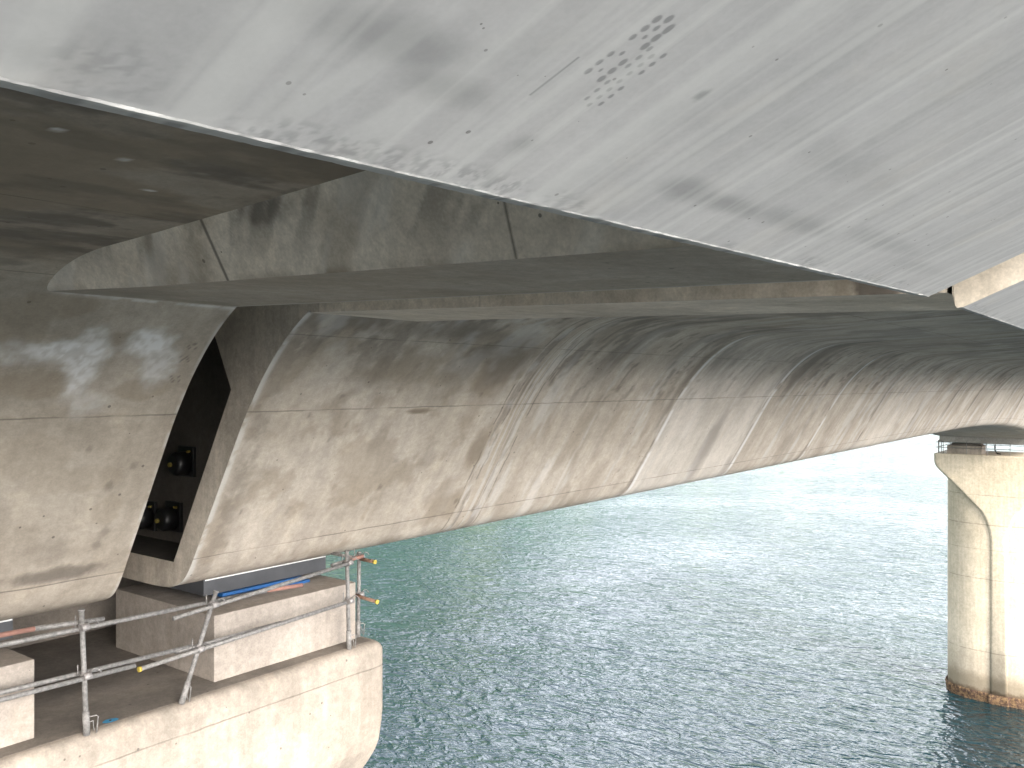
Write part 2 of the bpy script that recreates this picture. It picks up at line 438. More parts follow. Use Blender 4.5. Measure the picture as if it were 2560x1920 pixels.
# ---- painted weathering: R dirt, G pale lime, B brown
def paint_left(X, S):
    R = 0.10 * sstep(3.6, 4.8, S) * fbm(X * 2, S * 2, 11)
    G = np.zeros_like(X); B = np.zeros_like(X)
    # bare pale patch where the wall was made good, with brown squares left in it
    for (cx, cs, rx, rs, a) in ((3.45, 4.02, .42, .13, 1.), (3.63, 3.93, .16, .42, .95), (4.10, 4.15, .26, .17, 1.), (4.30, 3.88, .18, .30, .7), (3.1, 4.0, .3, .14, .45), (3.78, 3.45, .2, .16, .4)):
        G = np.maximum(G, a * blob(X, S, cx, cs, rx, rs, .40, 21, .55, 8) * (.55 + .45 * sstep(.35, .6, fbm(X * 22, S * 22, 22))))
    for (cx, cs, rx, rs, a) in ((4.24, 3.60, .26, .13, .5), (3.87, 4.18, .16, .09, .45), (3.28, 3.66, .33, .17, .5), (3.2, 4.55, .3, .2, .5), (2.9, 4.3, .35, .3, .4),
                                (3.9, 2.6, .5, .15, .25), (3.4, 2.9, .4, .25, .25), (4.3, 2.2, .15, .2, .3)):
        k = blob(X, S, cx, cs, rx, rs, .32, 33, .22, 7)
        B = np.maximum(B, a * k); G = G * (1 - .8 * k * a)
    R = np.maximum(R, .85 * blob(X, S, 3.95, 1.50, .50, .10, .42, 41, .5, 9) * sstep(1.37, 1.40, S))
    R = np.maximum(R, .3 * blob(X, S, 3.85, 1.8, .25, .16, .5, 43, .5, 7))
    for (cx, cs, r) in ((3.95, 2.95, .045), (4.25, 2.5, .05), (4.43, 2.72, .05), (4.35, 1.95, .07), (4.3, 1.8, .05)):
        R = np.maximum(R, .5 * blob(X, S, cx, cs, r, r * 1.3, .5, 47, .7, 14))
    # crayon scribbles near the joint
    for (cx, cs) in ((4.531, 4.134), (4.523, 3.968), (4.534, 3.719)):
        w = np.abs((S - cs) - 0.035 * np.sin((X - cx) * 90)) < 0.012
        R = np.maximum(R, .75 * w * (np.abs(X - cx) < .06) * (np.abs(S - cs) < .05))
    # flange soffit: damp brown drifts
    fl = sstep(4.9, 5.5, S)
    n = fbm(X * .9, S * 1.9, 51, 6, .62); n2 = fbm(X * 2.4, S * 5.5, 53, 6, .62)
    R = np.maximum(R, fl * (0.42 + 0.55 * sstep(.47, .60, n * .55 + n2 * .45)))
    B = np.maximum(B, fl * 0.8 * sstep(.49, .60, fbm(X * .7 + 4, S * 1.6, 55, 6, .62))); R = R * (1 - .35 * B * fl)
    R = np.maximum(R, .55 * sstep(.55, .7, fbm(X * 1.2, S * 4, 57)) * sstep(4.3, 4.9, S))
    G = np.maximum(G, .75 * (1 - sstep(.0, .035, np.abs(S - 4.675 + .02 * (X - 4)))) * sstep(2.95, 3.4, X) * sstep(.35, .55, fbm(X * 4, S * 9, 60)))
    for (cx, cs) in ((2.1, 7.6), (2.45, 7.2), (1.8, 6.9), (2.3, 8.2), (1.7, 7.8)):
        G = np.maximum(G, .9 * blob(X, S, cx, cs, .035, .018, .5, 203, .4, 30))
    # lime-bleached arris at the joint
    G = np.maximum(G, .35 * sstep(4.655, 4.69, X) * (S < 5) * sstep(.3, .6, fbm(X * 3, S * 6, 58)))
    B = np.maximum(B, .30 * sstep(4.64, 4.67, X) * sstep(.4, .6, fbm(X, S * 2.5, 59)) * (S < 5))
    return np.stack([R, G, B], -1)

RINGS = [10.2, 15.3, 20.1, 25.35, 30.6, 36.9, 42.5, 48, 53.5, 59, 64.5, 70, 75.5, 81]
def paint_right(X, S):
    up = sstep(3.2, 4.7, S)
    R = np.zeros_like(X); G = np.zeros_like(X); B = np.zeros_like(X)
    near = 1 - sstep(9.3, 10.2, X)
    # first segment: cloudy brown and grey blotches
    n = fbm(X * 1.6, S * 1.3, 61, 6, .62); n2 = fbm(X * 3.4, S * 1.9, 62, 6, .62)
    B = np.maximum(B, near * .50 * sstep(.47, .60, n))
    R = np.maximum(R, near * (.10 * up + .42 * up * sstep(.44, .58, n2) + .14 * sstep(.5, .6, n2)))
    G = np.maximum(G, near * .28 * up * sstep(.50, .72, fbm(X * 2.2 + 5, S * 2.0, 63)))
    for (cx, cs, rx, rs, a) in ((7.64, 2.85, .18, .32, .34), (8.72, 2.45, .2, .17, .34), (9.3, 4.1, .55, .6, .5), (9.7, 2.5, .2, .35, .3), (6.2, 4.65, .6, .2, .65), (7.8, 4.55, 1.2, .22, .65), (7.0, 3.75, .15, .2, .35), (8.15, 3.23, .25, .03, .5)):
        R = np.maximum(R, a * blob(X, S, cx, cs, rx, rs, .45, 64, .6, 4))
    for (cx, cs, rx, rs, a) in ((9.2, 4.1, .75, .75, .85), (8.15, 3.24, .36, .05, .95), (9.6, 1.55, .65, .36, .8), (9.75, 2.55, .28, .45, .8), (8.6, 4.3, .6, .4, .6), (7.4, 3.9, .7, .25, .6)):
        B = np.maximum(B, a * blob(X, S, cx, cs, rx, rs, .45, 65, .5, 4))
    # grey-violet weathering along the joint arris, ochre right on it
    e = 5.5 + .22 + .10 * (fbm(S * 2, S * 0, 66) - .5)
    R = np.maximum(R, .48 * (1 - sstep(.02, .26, np.abs(X - e))) * (1 - sstep(3.2, 4.4, S)) * sstep(.36, .58, fbm(X * 7, S * 5, 67)))
    G = np.maximum(G, .5 * (1 - sstep(.01, .07, X - 5.52)) * (S < 4.9) * sstep(.2, .5, fbm(X * 10, S * 6, 68)))
    B = np.maximum(B, .45 * (1 - sstep(.0, .05, X - 5.5)) * sstep(.3, .55, fbm(X, S * 1.7, 69)) * (S < 4.9))
    # runs of dirt down the web beyond the first ring joint
    far = 1 - near
    r1 = fbm(X * 1.15, S * .5 + X * .2, 71, 4); r2 = fbm(X * 4.6, S * 1.1, 72, 5, .6); r3 = fbm(X * 1.1, S * .5, 73, 4)
    run = sstep(.50, .66, r1 * .55 + r2 * .45)
    R = np.maximum(R, far * (.05 * up + run * (.22 + .42 * up) * (.5 + .5 * sstep(.35, .6, r3))))
    R = np.maximum(R, far * .60 * sstep(.57, .68, fbm(X * 6.5, S * 1.8, 74, 5, .6)) * sstep(2.6, 3.8, S) * (1 - sstep(5.2, 6, S)))
    G = np.maximum(G, far * .28 * sstep(.54, .68, fbm(X * 3.2, S * .6, 75)) * (1 - .6 * up))
    # each cast segment has its own tone
    seg = np.searchsorted(np.array(RINGS), X)
    tone = np.array([0, .06, -.12, .16, .10, -.05, .12, 0, .1, -.05, .08, 0, .1, 0, .05, 0])[np.minimum(seg, 15)]
    G = np.maximum(G, np.clip(-tone, 0, 1) * 1.6 * (1 - .5 * up)); R = R + np.clip(tone, 0, 1) * far
    B = np.maximum(B, far * .35 * sstep(.52, .66, fbm(X * 1.7, S * .7, 76)))
    # ring joints
    for i, rx in enumerate(RINGS):
        w = 0.03 + 0.0014 * rx
        d = X - rx
        if i == 0:
            
            rag = .05 * (fbm(S * 5, S * 0, 80) - .5)
            band = 1 - sstep(.13, .2, np.abs(d + rag)); wide = 1 - sstep(.30, .36, np.abs(d + rag)); R = R * (1 - .7 * wide); B = B * (1 - .8 * wide)
            R = R * (1 - .8 * band); B = B * (1 - band); G = G * (1 - band)
            rid = vnoise(X * 48, S * 1.1, 81)
            core = 1 - sstep(.12, .16, np.abs(d + rag))
            side = (1 - sstep(.28, .34, np.abs(d + rag))) * (1 - core)
            top = 1 - .5 * sstep(4.2, 5.2, S)
            B = np.maximum(B, core * .36 * top); G = np.maximum(G, core * .30 * sstep(.62, .85, rid)); R = np.maximum(R, core * .55 * sstep(.70, .90, 1 - rid))
            R = np.maximum(R, side * (.12 + .40 * sstep(.45, .6, fbm(X * 9, S * 2.5, 82))))
            G = np.maximum(G, side * .25 * sstep(.48, .62, fbm(X * 7 + 3, S * 3, 83)))
            for off in (-.36, -.17, .17, .35):
                R = np.maximum(R, .75 * (1 - sstep(.006, .022, np.abs(d + rag * 1.3 - off))) * sstep(.36, .52, fbm(X * 5, S * 4 + off * 9, 84)))
        else:
            a = (.9, .85, .8, .25, .2, .35)[min(i - 1, 5)]
            G = np.maximum(G, a * (1 - sstep(.0, w * 2, np.abs(d - w))) * sstep(.25, .5, fbm(X * 2, S * 2.2, 85 + i)) * (1 - .7 * sstep(4.5, 5.5, S)))
            k = .65 * (1 - sstep(.0, w * 6, np.abs(d + w * 3))) * sstep(.40, .58, fbm(X * 3, S * 1.1, 95 + i))
            R = np.maximum(R, k * (1 - G))
            R = np.maximum(R, .9 * (np.abs(d + w) < w * .6) * sstep(.5, .6, fbm(X * 1.0, S * 2.6, 105 + i)))
    # wide rusty-black run in the third segment and the black one at ring three
    R = np.maximum(R, .55 * blob(X, S, 18.0, 2.0, .35, 1.1, .4, 121, .5, 2.5))
    B = np.maximum(B, .8 * blob(X, S, 18.0, 2.1, .3, .9, .4, 122, .5, 2.5))
    R = np.maximum(R, .8 * blob(X, S, 20.9, 4.3, .45, 1.6, .35, 123, .5, 1.5))
    rr = random.Random(8)
    for _ in range(46):
        cx, cs, r_ = rr.uniform(5.7, 16), rr.uniform(1.0, 4.6), rr.uniform(.015, .055)
        R = np.maximum(R, rr.uniform(.3, .6) * blob(X, S, cx, cs, r_ * (cx / 8) ** .5, r_ * 1.5, .6, 201, .6, 16))
    # flange soffit
    fl = sstep(5.0, 5.8, S)
    R = np.maximum(R, fl * (.12 + .40 * sstep(.48, .62, fbm(X * .55 + S * .2, S * 1.1, 131))))
    return np.stack([R, G, B], -1)

# ------------------------------------------------------------------ the two bridge spans
span_l = thing("bridge_span", "concrete box girder left of the open joint, web with pale cross-shaped patch", "bridge", (-10, YC, -2.3), "bridge spans")
span_r = thing("bridge_span", "long concrete box girder right of the joint, web streaked with dark runs", "bridge", (40, YC, -2.3), "bridge spans")
XL, XR = 4.70, 5.50

# left web and soffit
xs = np.concatenate([np.arange(-45, 0, 3.0), np.linspace(0, 2.6, 100, endpoint=False), np.linspace(2.6, XL, 106)])
SL = np.concatenate([SV[SV < 5.6], np.arange(5.6, S_END, 0.028), [S_END]])
V, UV = sweep(xs, SL)
V[..., 2] += .006 * (fbm(V[..., 0] * 1.5, UV[..., 1] * 1.5, 7) - .5)
grid_obj("girder_segment", V, UV, M_web_l, span_l, paint_left(UV[..., 0], UV[..., 1]))
# right web, one part per cast segment
bounds = [XR] + RINGS + [100.0]
def stations(a, b, first):
    out = [a + (0 if first else .004)]
    x = out[0]
    while x < b - .004:
        st = .026 * (x / 5.5) ** 1.15
        if abs(x - RINGS[0]) < .5: st = .013
        elif min(abs(x - r) for r in RINGS) < .012 * x: st = min(st, .0028 * x)
        x += st
        if x < b - .004 - st * .3: out.append(x)
    out.append(b - .004)
    return np.array(out)
for i, (a, b) in enumerate(zip(bounds[:-1], bounds[1:])):
    xs = stations(a, b, i == 0)
    S = SV if a < 30 else SV[::3] if SV[::3][-1] == S_END else np.append(SV[::3], S_END)
    V, UV = sweep(xs, S)
    P = paint_right(UV[..., 0], UV[..., 1])
    if a < 11:   # scabbled strip at the first ring joint sits proud in ridges
        d = V[..., 0] - RINGS[0]
        k = (1 - sstep(.12, .2, np.abs(d))) * (UV[..., 1] < 5.2)
        V[..., 1] -= k * (.006 + .010 * vnoise(V[..., 0] * 55, UV[..., 1] * 1.2, 81))
    if not (i == 0):
        V[0, :, 1] += .004
    grid_obj("girder_segment", V, UV, M_web_r, span_r, P)
# bottom slab and the far side of both girders, coarse
def shell_rest(parent, xs, mat):
    S = np.linspace(0, S_END, 60)
    V, UV = sweep(xs, S, mirror=True)
    grid_obj("far_web", V, UV, mat, parent, flip=True)
    Va, _ = sweep(xs, np.array([0.0]))
    Vb, _ = sweep(xs, np.array([0.0]), mirror=True)
    V = np.concatenate([Va, Vb], 1)
    UV = V[..., :2]
    grid_obj("bottom_slab", V, UV, mat, parent, flip=True)
shell_rest(span_l, np.array([-45, -20, 0, XL]), M_deck)
shell_rest(span_r, np.concatenate([[XR], np.arange(10, 101, 2.5)]), M_deck)

# ---- end wall of the right span, with the opening into the box
def rib_soffit(y, right):
    return (.694 - .0275 * (6.67 - y)) if not right else (.694 - .030 * (6.67 - y))
def end_wall(parent, x, right):
    Y, z = _pr[:, 0], _pr[:, 1]
    keep = (Y > 6.69)
    near = [(float(a), float(b)) for a, b in zip(Y[keep][::4], z[keep][::4])]
    outer = near + [(6.67, .694), (1.06, rib_soffit(1.06, right)), (1.06, 1.42)]
    outer = outer + [(2 * YC - a, b) for a, b in outer[::-1]]
    hole = [(8.35, .68), (7.971, -.059), (9.068, -2.023)]
    hole = hole + [(2 * YC - a, b) for a, b in hole[::-1]]
    bm = bmesh.new()
    es = []
    loops = []
    for loop in (outer, hole):
        vs = [bm.verts.new((x, a, b)) for a, b in loop]
        loops.append(vs)
        for p, q in zip(vs, vs[1:] + vs[:1]):
            es.append(bm.edges.new((p, q)))
    bmesh.ops.triangle_fill(bm, use_beauty=True, use_dissolve=False, edges=es)
    bmesh.ops.subdivide_edges(bm, edges=[e for e in bm.edges if e.calc_length() > 4], cuts=3)
    bm_obj("end_wall", bm, M_end, parent)
    # reveal of the opening, back wall and floor of the void
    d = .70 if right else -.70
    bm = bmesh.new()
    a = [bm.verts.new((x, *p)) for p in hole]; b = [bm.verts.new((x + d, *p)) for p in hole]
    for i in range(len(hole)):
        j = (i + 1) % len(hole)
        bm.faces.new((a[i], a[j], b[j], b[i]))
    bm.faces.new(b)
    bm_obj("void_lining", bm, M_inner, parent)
end_wall(span_r, XR, True)
end_wall(span_l, XL, False)
ys = np.linspace(1.07, 6.55, 300)[:, None]; tt = np.linspace(0, 1, 12)[None, :]
zz = rib_soffit(ys, True) + .001 + .34 * tt
UV = np.stack([ys + 0 * zz, zz], -1)
n = fbm(ys * 6 + 0 * zz, zz * 6, 191)
R = .95 * (sstep(1.28, 1.32, ys + .10 * (n - .5)) * (1 - sstep(1.55, 1.60, ys + .10 * (n - .5))) + sstep(1.10, 1.12, ys + .1 * (n - .5)) * (1 - sstep(1.18, 1.22, ys + .1 * (n - .5))))
B = .3 * sstep(.45, .6, fbm(ys * 2.5, zz * 2, 192)) + .6 * (1 - sstep(.0, .12, np.abs(ys - 1.66) + 0 * zz))
R = np.maximum(R, .35 * (np.abs(ys - 4.55) < .010) + 0 * zz)
V = np.stack([XR - .003 + 0 * zz, ys + 0 * zz, zz], -1)
grid_obj("flange_end", V, UV, M_ledge, span_r, np.stack([R, 0 * R, B], -1), flip=True)
# tendon anchors on the back wall of the void
def anchor(y, z, s=1.0):
    x = XR + .70
    bm = bmesh.new(); bm_box(bm, x - .05, x - .003, y - .17 * s, y + .17 * s, z - .19 * s, z + .19 * s, .008)
    p = bm_obj("tendon_anchor", bm, M_black, span_r)
    bm = bmesh.new(); bm_tube(bm, [(x - .05, y, z - .02), (x - .19, y, z - .02), (x - .23, y, z - .02)], [.15 * s, .145 * s, .11 * s], 24)
    bm_obj("cap", bm, M_black, p)
    bm = bmesh.new(); bm_tube(bm, [(x - .231, y + .02, z - .03), (x - .262, y + .02, z - .03)], .028 * s, 12)
    bm_obj("plug", bm, M_plug, p)
    bm = bmesh.new(); bm_tube(bm, [(x - .05, y - .1 * s, z + .13 * s), (x - .09, y - .1 * s, z + .13 * s)], .016 * s, 10)
    bm_obj("bolt", bm, M_plug, p)
for (y, z) in ((10.17, -1.69), (10.76, -1.73), (9.88, -.97), (11.35, -1.73)):
    anchor(y, z)

# ---- thickened end ribs under the flanges
def rib(parent, x_end, x_bot, x_top, right):
    """transverse downstand between flange soffit and rib soffit, sloped on its inner side"""
    ny = 420
    ys = np.linspace(1.06, 6.80, ny)
    zc = np.interp(ys, _pr[::-1, 0], _pr[::-1, 1])
    zr = np.minimum(rib_soffit(ys, right), 9)
    nh = 26
    t = np.linspace(0, 1, nh)[None, :]
    # inner sloped face
    zt = np.maximum(zc[:, None], zr[:, None]) + .02
    xb = x_bot - .14 * (1 if x_end > x_bot else -1) * sstep(5.4, 6.8, ys)[:, None] * 1.0
    X = x_top + (xb - x_top) * t
    Z = zt + (zr[:, None] - zt) * t
    V = np.stack([X + 0 * Z, ys[:, None] + 0 * Z, Z], -1)
    s = (1 - t) * (zt - zr[:, None])
    UV = np.stack([ys[:, None] + 0 * Z, s], -1)
    run = sstep(.50, .62, fbm(UV[..., 0] * 4.5 + s * 4, s * 1.0, 141, 6, .6))
    R = .45 * run * sstep(.05, .28, s) + .5 * blob(UV[..., 0], s, 4.1, .36, .35, .10, .4, 142, .5, 5)
    G = .25 * sstep(.55, .7, fbm(UV[..., 0] * 4 + s * 3, s * 2, 143))
    B = .5 * sstep(.48, .66, fbm(UV[..., 0] * 2.4 + s * 2, s * 2, 144)) + .5 * (1 - sstep(0, .05, s)) * sstep(.4, .6, fbm(ys * 3, ys * 0, 145))[:, None]
    # form joints
    for y0 in (4.67, 2.43):
        R = np.maximum(R, .9 * (np.abs(UV[..., 0] - y0) < .012))
    grid_obj("end_rib_slope", V, UV, M_rib, parent, np.stack([R, G, B], -1), flip=(x_end > x_bot))
    # flat soffit
    t2 = np.linspace(0, 1, 30)[None, :]
    X = xb + (x_end - xb) * t2
    V = np.stack([X, ys[:, None] + 0 * X, zr[:, None] + 0 * X], -1)
    UV = np.stack([X, ys[:, None] + 0 * X], -1)
    R = .12 + .22 * sstep(.45, .65, fbm(X * 1.2, UV[..., 1] * .8, 151)); G = 0 * R
    G = np.maximum(G, .55 * (1 - sstep(.0, .05, np.abs(X - x_end) - .01 * fbm(UV[..., 1] * 4, X * 0, 152))))
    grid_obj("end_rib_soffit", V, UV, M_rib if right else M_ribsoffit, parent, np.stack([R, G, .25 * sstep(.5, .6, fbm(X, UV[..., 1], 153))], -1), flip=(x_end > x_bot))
rib(span_l, XL, 3.2, 3.0, False)
rib(span_r, XR, 6.9, 7.15, True)

# ---- cornice: the 24 degree fascia over the viewer, one part per span
def lip(X):
    x = np.minimum(X, XR + 20)
    right = X > 5.1
    y = np.where(right, .975, 1.155 - .0402 * (X - .466))
    z = np.where(right, .440, .38 + .0137 * (X - .466))
    return y, z
def paint_cornice(X, W):
    """X along, W up the slope from the lip"""
    ln = fbm(X * 26, W * .5, 161, 4); ln2 = fbm(X * 9, W * .35, 162, 4)
    R = .13 * sstep(.50, .68, ln2) + .08 * sstep(.56, .70, ln)
    R = R * (.35 + .65 * sstep(1.0, 2.6, X))
    G = .26 * sstep(.60, .68, fbm(X * 15, W * .25, 163, 3)) + .18 * sstep(.6, .64, fbm(X * 34, W * .2, 164, 2))
    for (cx, cw, rx, rw, a) in ((.90, .27, .17, .06, .5), (1.05, .22, .14, .05, .45), (.78, .36, .1, .05, .3), (1.32, .155, .05, .035, .4), (1.92, .17, .18, .05, .5), (2.15, .165, .28, .04, .55), (2.55, .18, .4, .05, .4), (3.3, .22, .5, .05, .3), (2.3, .42, .5, .08, .25), (3.9, .16, .5, .05, .2)):
        R = np.maximum(R, a * blob(X, W, cx, cw, rx, rw, .30, 165, .9, 4))
    R = np.maximum(R, .42 * blob(X, W, .55, .05, .13, .07, .5, 166, .8, 9) * sstep(.40, .56, fbm(X * 60, W * 60, 178, 4)))
    R = np.maximum(R, .16 * blob(X, W, .57, .07, .18, .12, .5, 179, .9, 6))
    for (cx, w_, a) in ((.83, .035, .30), (.98, .05, .30), (1.18, .03, .25), (1.75, .05, .2)):
        G = np.maximum(G, a * (1 - sstep(.6, 1.0, np.abs(X - cx - .25 * W + .02 * (vnoise(W * 6, X * 0, 180) - .5)) / w_)) * sstep(.01, .08, W) * (1 - sstep(.2, .42, W)))
    # rough, dirty band along the drip edge
    cl = sstep(.42, .60, fbm(X * 3.2, W * 3, 166))
    sp = sstep(.44, .60, fbm(X * 70, W * 70, 167, 4))
    wid = .035 + .05 * cl
    R = np.maximum(R, .42 * sp * (.08 + .92 * cl) * (1 - sstep(.4, 1.0, W / wid)))
    G = np.maximum(G, .4 * (1 - sstep(.003, .012, W)) * sstep(.42, .58, fbm(X * 11, X * 0, 176, 6, .65)))
    return R, G
# damp spots on the left cornice: X, Y, half-length and half-width factors
SPOTS = [(1.2597, 0.6709, 0.92, 1.05), (1.2812, 0.6605, 1.03, 0.95), (1.2596, 0.6922, 0.77, 0.95), (1.2801, 0.6824, 0.60, 0.58), (1.3042, 0.6731, 1.42, 1.00),
         (1.3024, 0.6950, 1.10, 1.00), (1.2575, 0.7139, 0.67, 0.74), (1.2795, 0.7036, 0.33, 0.39), (1.3022, 0.7156, 1.00, 1.00), (1.3172, 0.7153, 0.60, 0.53),
         (1.3182, 0.7367, 0.57, 0.53), (1.3402, 0.7249, 0.60, 0.58), (1.3622, 0.7131, 0.60, 0.58), (1.2567, 0.7559, 0.67, 0.66), (1.2765, 0.7455, 0.40, 0.37),
         (1.3003, 0.7577, 0.93, 0.84), (1.2552, 0.7773, 0.70, 0.66), (1.3188, 0.7580, 0.50, 0.45), (1.3413, 0.7465, 0.50, 0.47), (1.3626, 0.7347, 0.57, 0.53),
         (1.2558, 0.7993, 0.77, 0.79), (1.3004, 0.7793, 0.93, 0.95), (1.2771, 0.7877, 0.23, 0.24), (1.3416, 0.7682, 0.50, 0.47), (1.3634, 0.7562, 0.50, 0.45),
         (1.3002, 0.8005, 0.90, 0.95), (1.3206, 0.8011, 0.47, 0.45), (1.3426, 0.7895, 0.50, 0.45), (1.3208, 0.8225, 0.50, 0.45), (1.3437, 0.8110, 0.50, 0.45),
         (1.3650, 0.7995, 0.50, 0.47), (1.3226, 0.8445, 0.47, 0.39), (1.3440, 0.8323, 0.50, 0.45), (1.3658, 0.8209, 0.50, 0.45), (1.3446, 0.8535, 0.43, 0.39),
         (1.3663, 0.8419, 0.53, 0.42)]
def cornice(parent, xs, right):
    ws = np.concatenate([np.arange(0, .10, .006), np.arange(.10, .24, .0065), np.arange(.24, .54, .0026), np.arange(.54, .60, .0065), np.arange(.60, 1.9, .05)])
    X = xs[:, None] + 0 * ws[None, :]
    yl, zl = lip(X)
    W = 0 * X + ws[None, :]
    sl = math.hypot(1, .441)
    Y = yl - W / sl; Z = zl + .441 * W / sl
    # spalled, wavy lower edge
    e = (1 - sstep(0, .03, W))
    Z = Z + e * .004 * (fbm(X * 22, W * 20, 171, 6, .7) - .5) + .002 * (fbm(X * 3, W * 3, 172) - .5)
    R, G = paint_cornice(X, W)
    if not right:
        for (sx, sy, a, b) in SPOTS:
            dx = X - sx; dy = Y - sy
            # spots run a little up the slope
            d = np.hypot(dx / (.0028 + .0055 * b), dy / (.0030 + .0070 * a))
            R = np.maximum(R, .72 * (1 - sstep(.75, 1.1, d)))
        d = np.abs(X - 1.205 + (Y - .82) * .02); R = np.maximum(R, .75 * (1 - sstep(.001, .004, d)) * (np.abs(Y - .835) < .05))
        R = np.maximum(R, .8 * blob(X, Y, 1.565, .735, .016, .018, .5, 175, .6, 60))
    V = np.stack([X, Y, Z], -1); UV = np.stack([X, W], -1)
    grid_obj("cornice_fascia", V, UV, M_cornice, parent, np.stack([R, G, 0 * R], -1))
    # drip edge and back of the cornice (faces the flange)
    t = [(0.0, 0.0, 0), (.004, -.003, 1), (.020, -.003, 2), (.034, -.0035, 3), (.044, .010, 4), (.06, .30, 5), (.06, .95, 6)]
    yl, zl = lip(xs)
    Vb = np.zeros((len(xs), len(t), 3))
    for k, (dy, dz, _) in enumerate(t):
        j = .003 * (fbm(xs * 22, xs * 0 + (0 if k == 0 else k * 3), 171) - .5)
        j = (Z[:, 0] - (zl + 0)) if k == 0 else j * (1 if k < 4 else 0)
        Vb[:, k] = np.stack([xs, yl + dy, zl + dz + j], -1)
    UVb = np.stack([Vb[..., 0], Vb[..., 2] * -1], -1)
    Gb = np.zeros(Vb.shape[:2]); Gb[:, :2] = .6 * sstep(.42, .58, fbm(xs * 11, xs * 0, 176, 6, .65))[:, None]
    Rb = np.zeros_like(Gb); Rb[:, 2:4] = .30; Rb[:, :4] += .5 * sstep(.58, .68, fbm(xs * 20, xs * 0, 177))[:, None]
    Bb = .12 * np.ones_like(Gb)
    grid_obj("drip_edge", Vb, UVb, M_cornice, parent, np.stack([Rb, Gb, Bb], -1), flip=True, smooth=False)
    # end faces of the solid cornice
    for xe in ((XL,) if not right else (XR,)):
        yl, zl = [float(v) for v in lip(np.array(xe))]
        bm = bmesh.new()
        pts = [(yl, zl), (yl + .034, zl - .0035), (yl + .044, zl + .010), (yl + .06, zl + .08), (yl + .06, 1.42), (yl - 1.735, 1.42), (yl - 1.735, zl + .441 * 1.735)]
        vs = [bm.verts.new((xe + (.002 if right else -.002), a, b)) for a, b in pts]
        bm.faces.new(vs)
        bm_obj("cornice_end", bm, M_ledge, parent)
xs = np.concatenate([np.arange(-45, 0, 1.5), np.arange(0, .8, .01), np.arange(.8, 1.20, .006), np.arange(1.20, 1.46, .0022), np.arange(1.46, XL, .012), [XL]])
cornice(span_l, xs, False)
xs = np.concatenate([np.arange(XR, 9.5, .02), np.arange(9.5, 30, .5), np.arange(30, 101, 5.0)])
cornice(span_r, xs, True)

# ---- deck slabs (top of the box, closing the section) and the joint cover
def deck(parent, x0, x1):
    bm = bmesh.new()
    bm_box(bm, x0, x1, -.75, 2 * YC + .75, 1.40, 1.62)
    bm_box(bm, x0, x1, 1.10, 2 * YC - 1.10, 1.19, 1.396)
    bm_obj("deck_slab", bm, M_deck, parent)
deck(span_l, -45, XL - .004)
deck(span_r, XR + .004, 100)
box_obj("joint_cover", XL + .001, XR - .001, -.74, 2 * YC + .74, 1.44, 1.60, M_deck, None,
        label="concrete cover strip bridging the open joint between the spans", cat="joint cover")

# ------------------------------------------------------------------ piers
def rounded_rect(hx, hy, r, n=8):
    r = min(r, hx * .98, hy * .98)
    pts = []
    for cx, cy, a0 in ((hx - r, hy - r, 0), (-hx + r, hy - r, 90), (-hx + r, -hy + r, 180), (hx - r, -hy + r, 270)):
        for k in range(n + 1):
            a = math.radians(a0 + 90 * k / n)
            pts.append((cx + r * math.cos(a), cy + r * math.sin(a)))
    return pts
def loft(name, levels, mat, parent, cx, cy, smooth=True):
    """levels: (z, hx, hy, r) from top to bottom"""
    bm = bmesh.new()
    rings = []
    for (z, hx, hy, r) in levels:
        rings.append([bm.verts.new((cx + x, cy + y, z)) for x, y in rounded_rect(hx, hy, r)])
    n = len(rings[0])
    for a, b in zip(rings[:-1], rings[1:]):
        for k in range(n):
            f = bm.faces.new((a[k], a[(k + 1) % n], b[(k + 1) % n], b[k])); f.smooth = smooth
    bm.faces.new(rings[0]); bm.faces.new(rings[-1][::-1])
    return bm_obj(name, bm, mat, parent)
# half-width of the hammerhead against depth below the cap top, read off the far pier
HW_T = np.array([0, .63, 1.05, 1.38, 2.2, 3.2, 3.9, 5.0, 5.8, 6.55, 7.5, 40])
HW_Y = np.array([5.24, 5.24, 5.16, 4.93, 4.10, 3.12, 2.46, 1.45, 1.10, .86, .75, .75])
def hammer_levels(ztop, hx, r, bull, drop=0.0):
    lv = []
    for k in range(7):      # bullnosed arris
        a = math.pi / 2 * k / 6
        lv.append((ztop - bull * (1 - math.cos(a)), hx - bull * (1 - math.sin(a)), 5.24 - bull * (1 - math.sin(a)), r))
    for t in np.concatenate([np.arange(bull + .05, 7.6, .14)]):
        hy = float(np.interp(t - drop, HW_T, HW_Y))
        lv.append((ztop - t, hx, hy, min(r, hy * .6)))
    lv.append((SEA - 3, hx, .75, .3))
    return lv
def shaft(parent, cx, cy, ztop, mat, zfloor=SEA - 3):
    n = 72
    bm = bmesh.new(); rings = []
    zs = list(np.linspace(ztop - 1.5, SEA + .9, 14)) + [zfloor]
    for z in zs:
        ring = []
        for k in range(n):
            a = 2 * math.pi * k / n
            c, s = math.cos(a), math.sin(a)
            e = 2.0 / 2.6
            ring.append(bm.verts.new((cx + 2.95 * math.copysign(abs(c) ** e, c), cy + 4.55 * math.copysign(abs(s) ** e, s), z)))
        rings.append(ring)
    for a, b in zip(rings[:-1], rings[1:]):
        for k in range(n):
            f = bm.faces.new((a[k], b[k], b[(k + 1) % n], a[(k + 1) % n])); f.smooth = True
    bm.faces.new(rings[0])
    return bm_obj("shaft", bm, mat, parent)

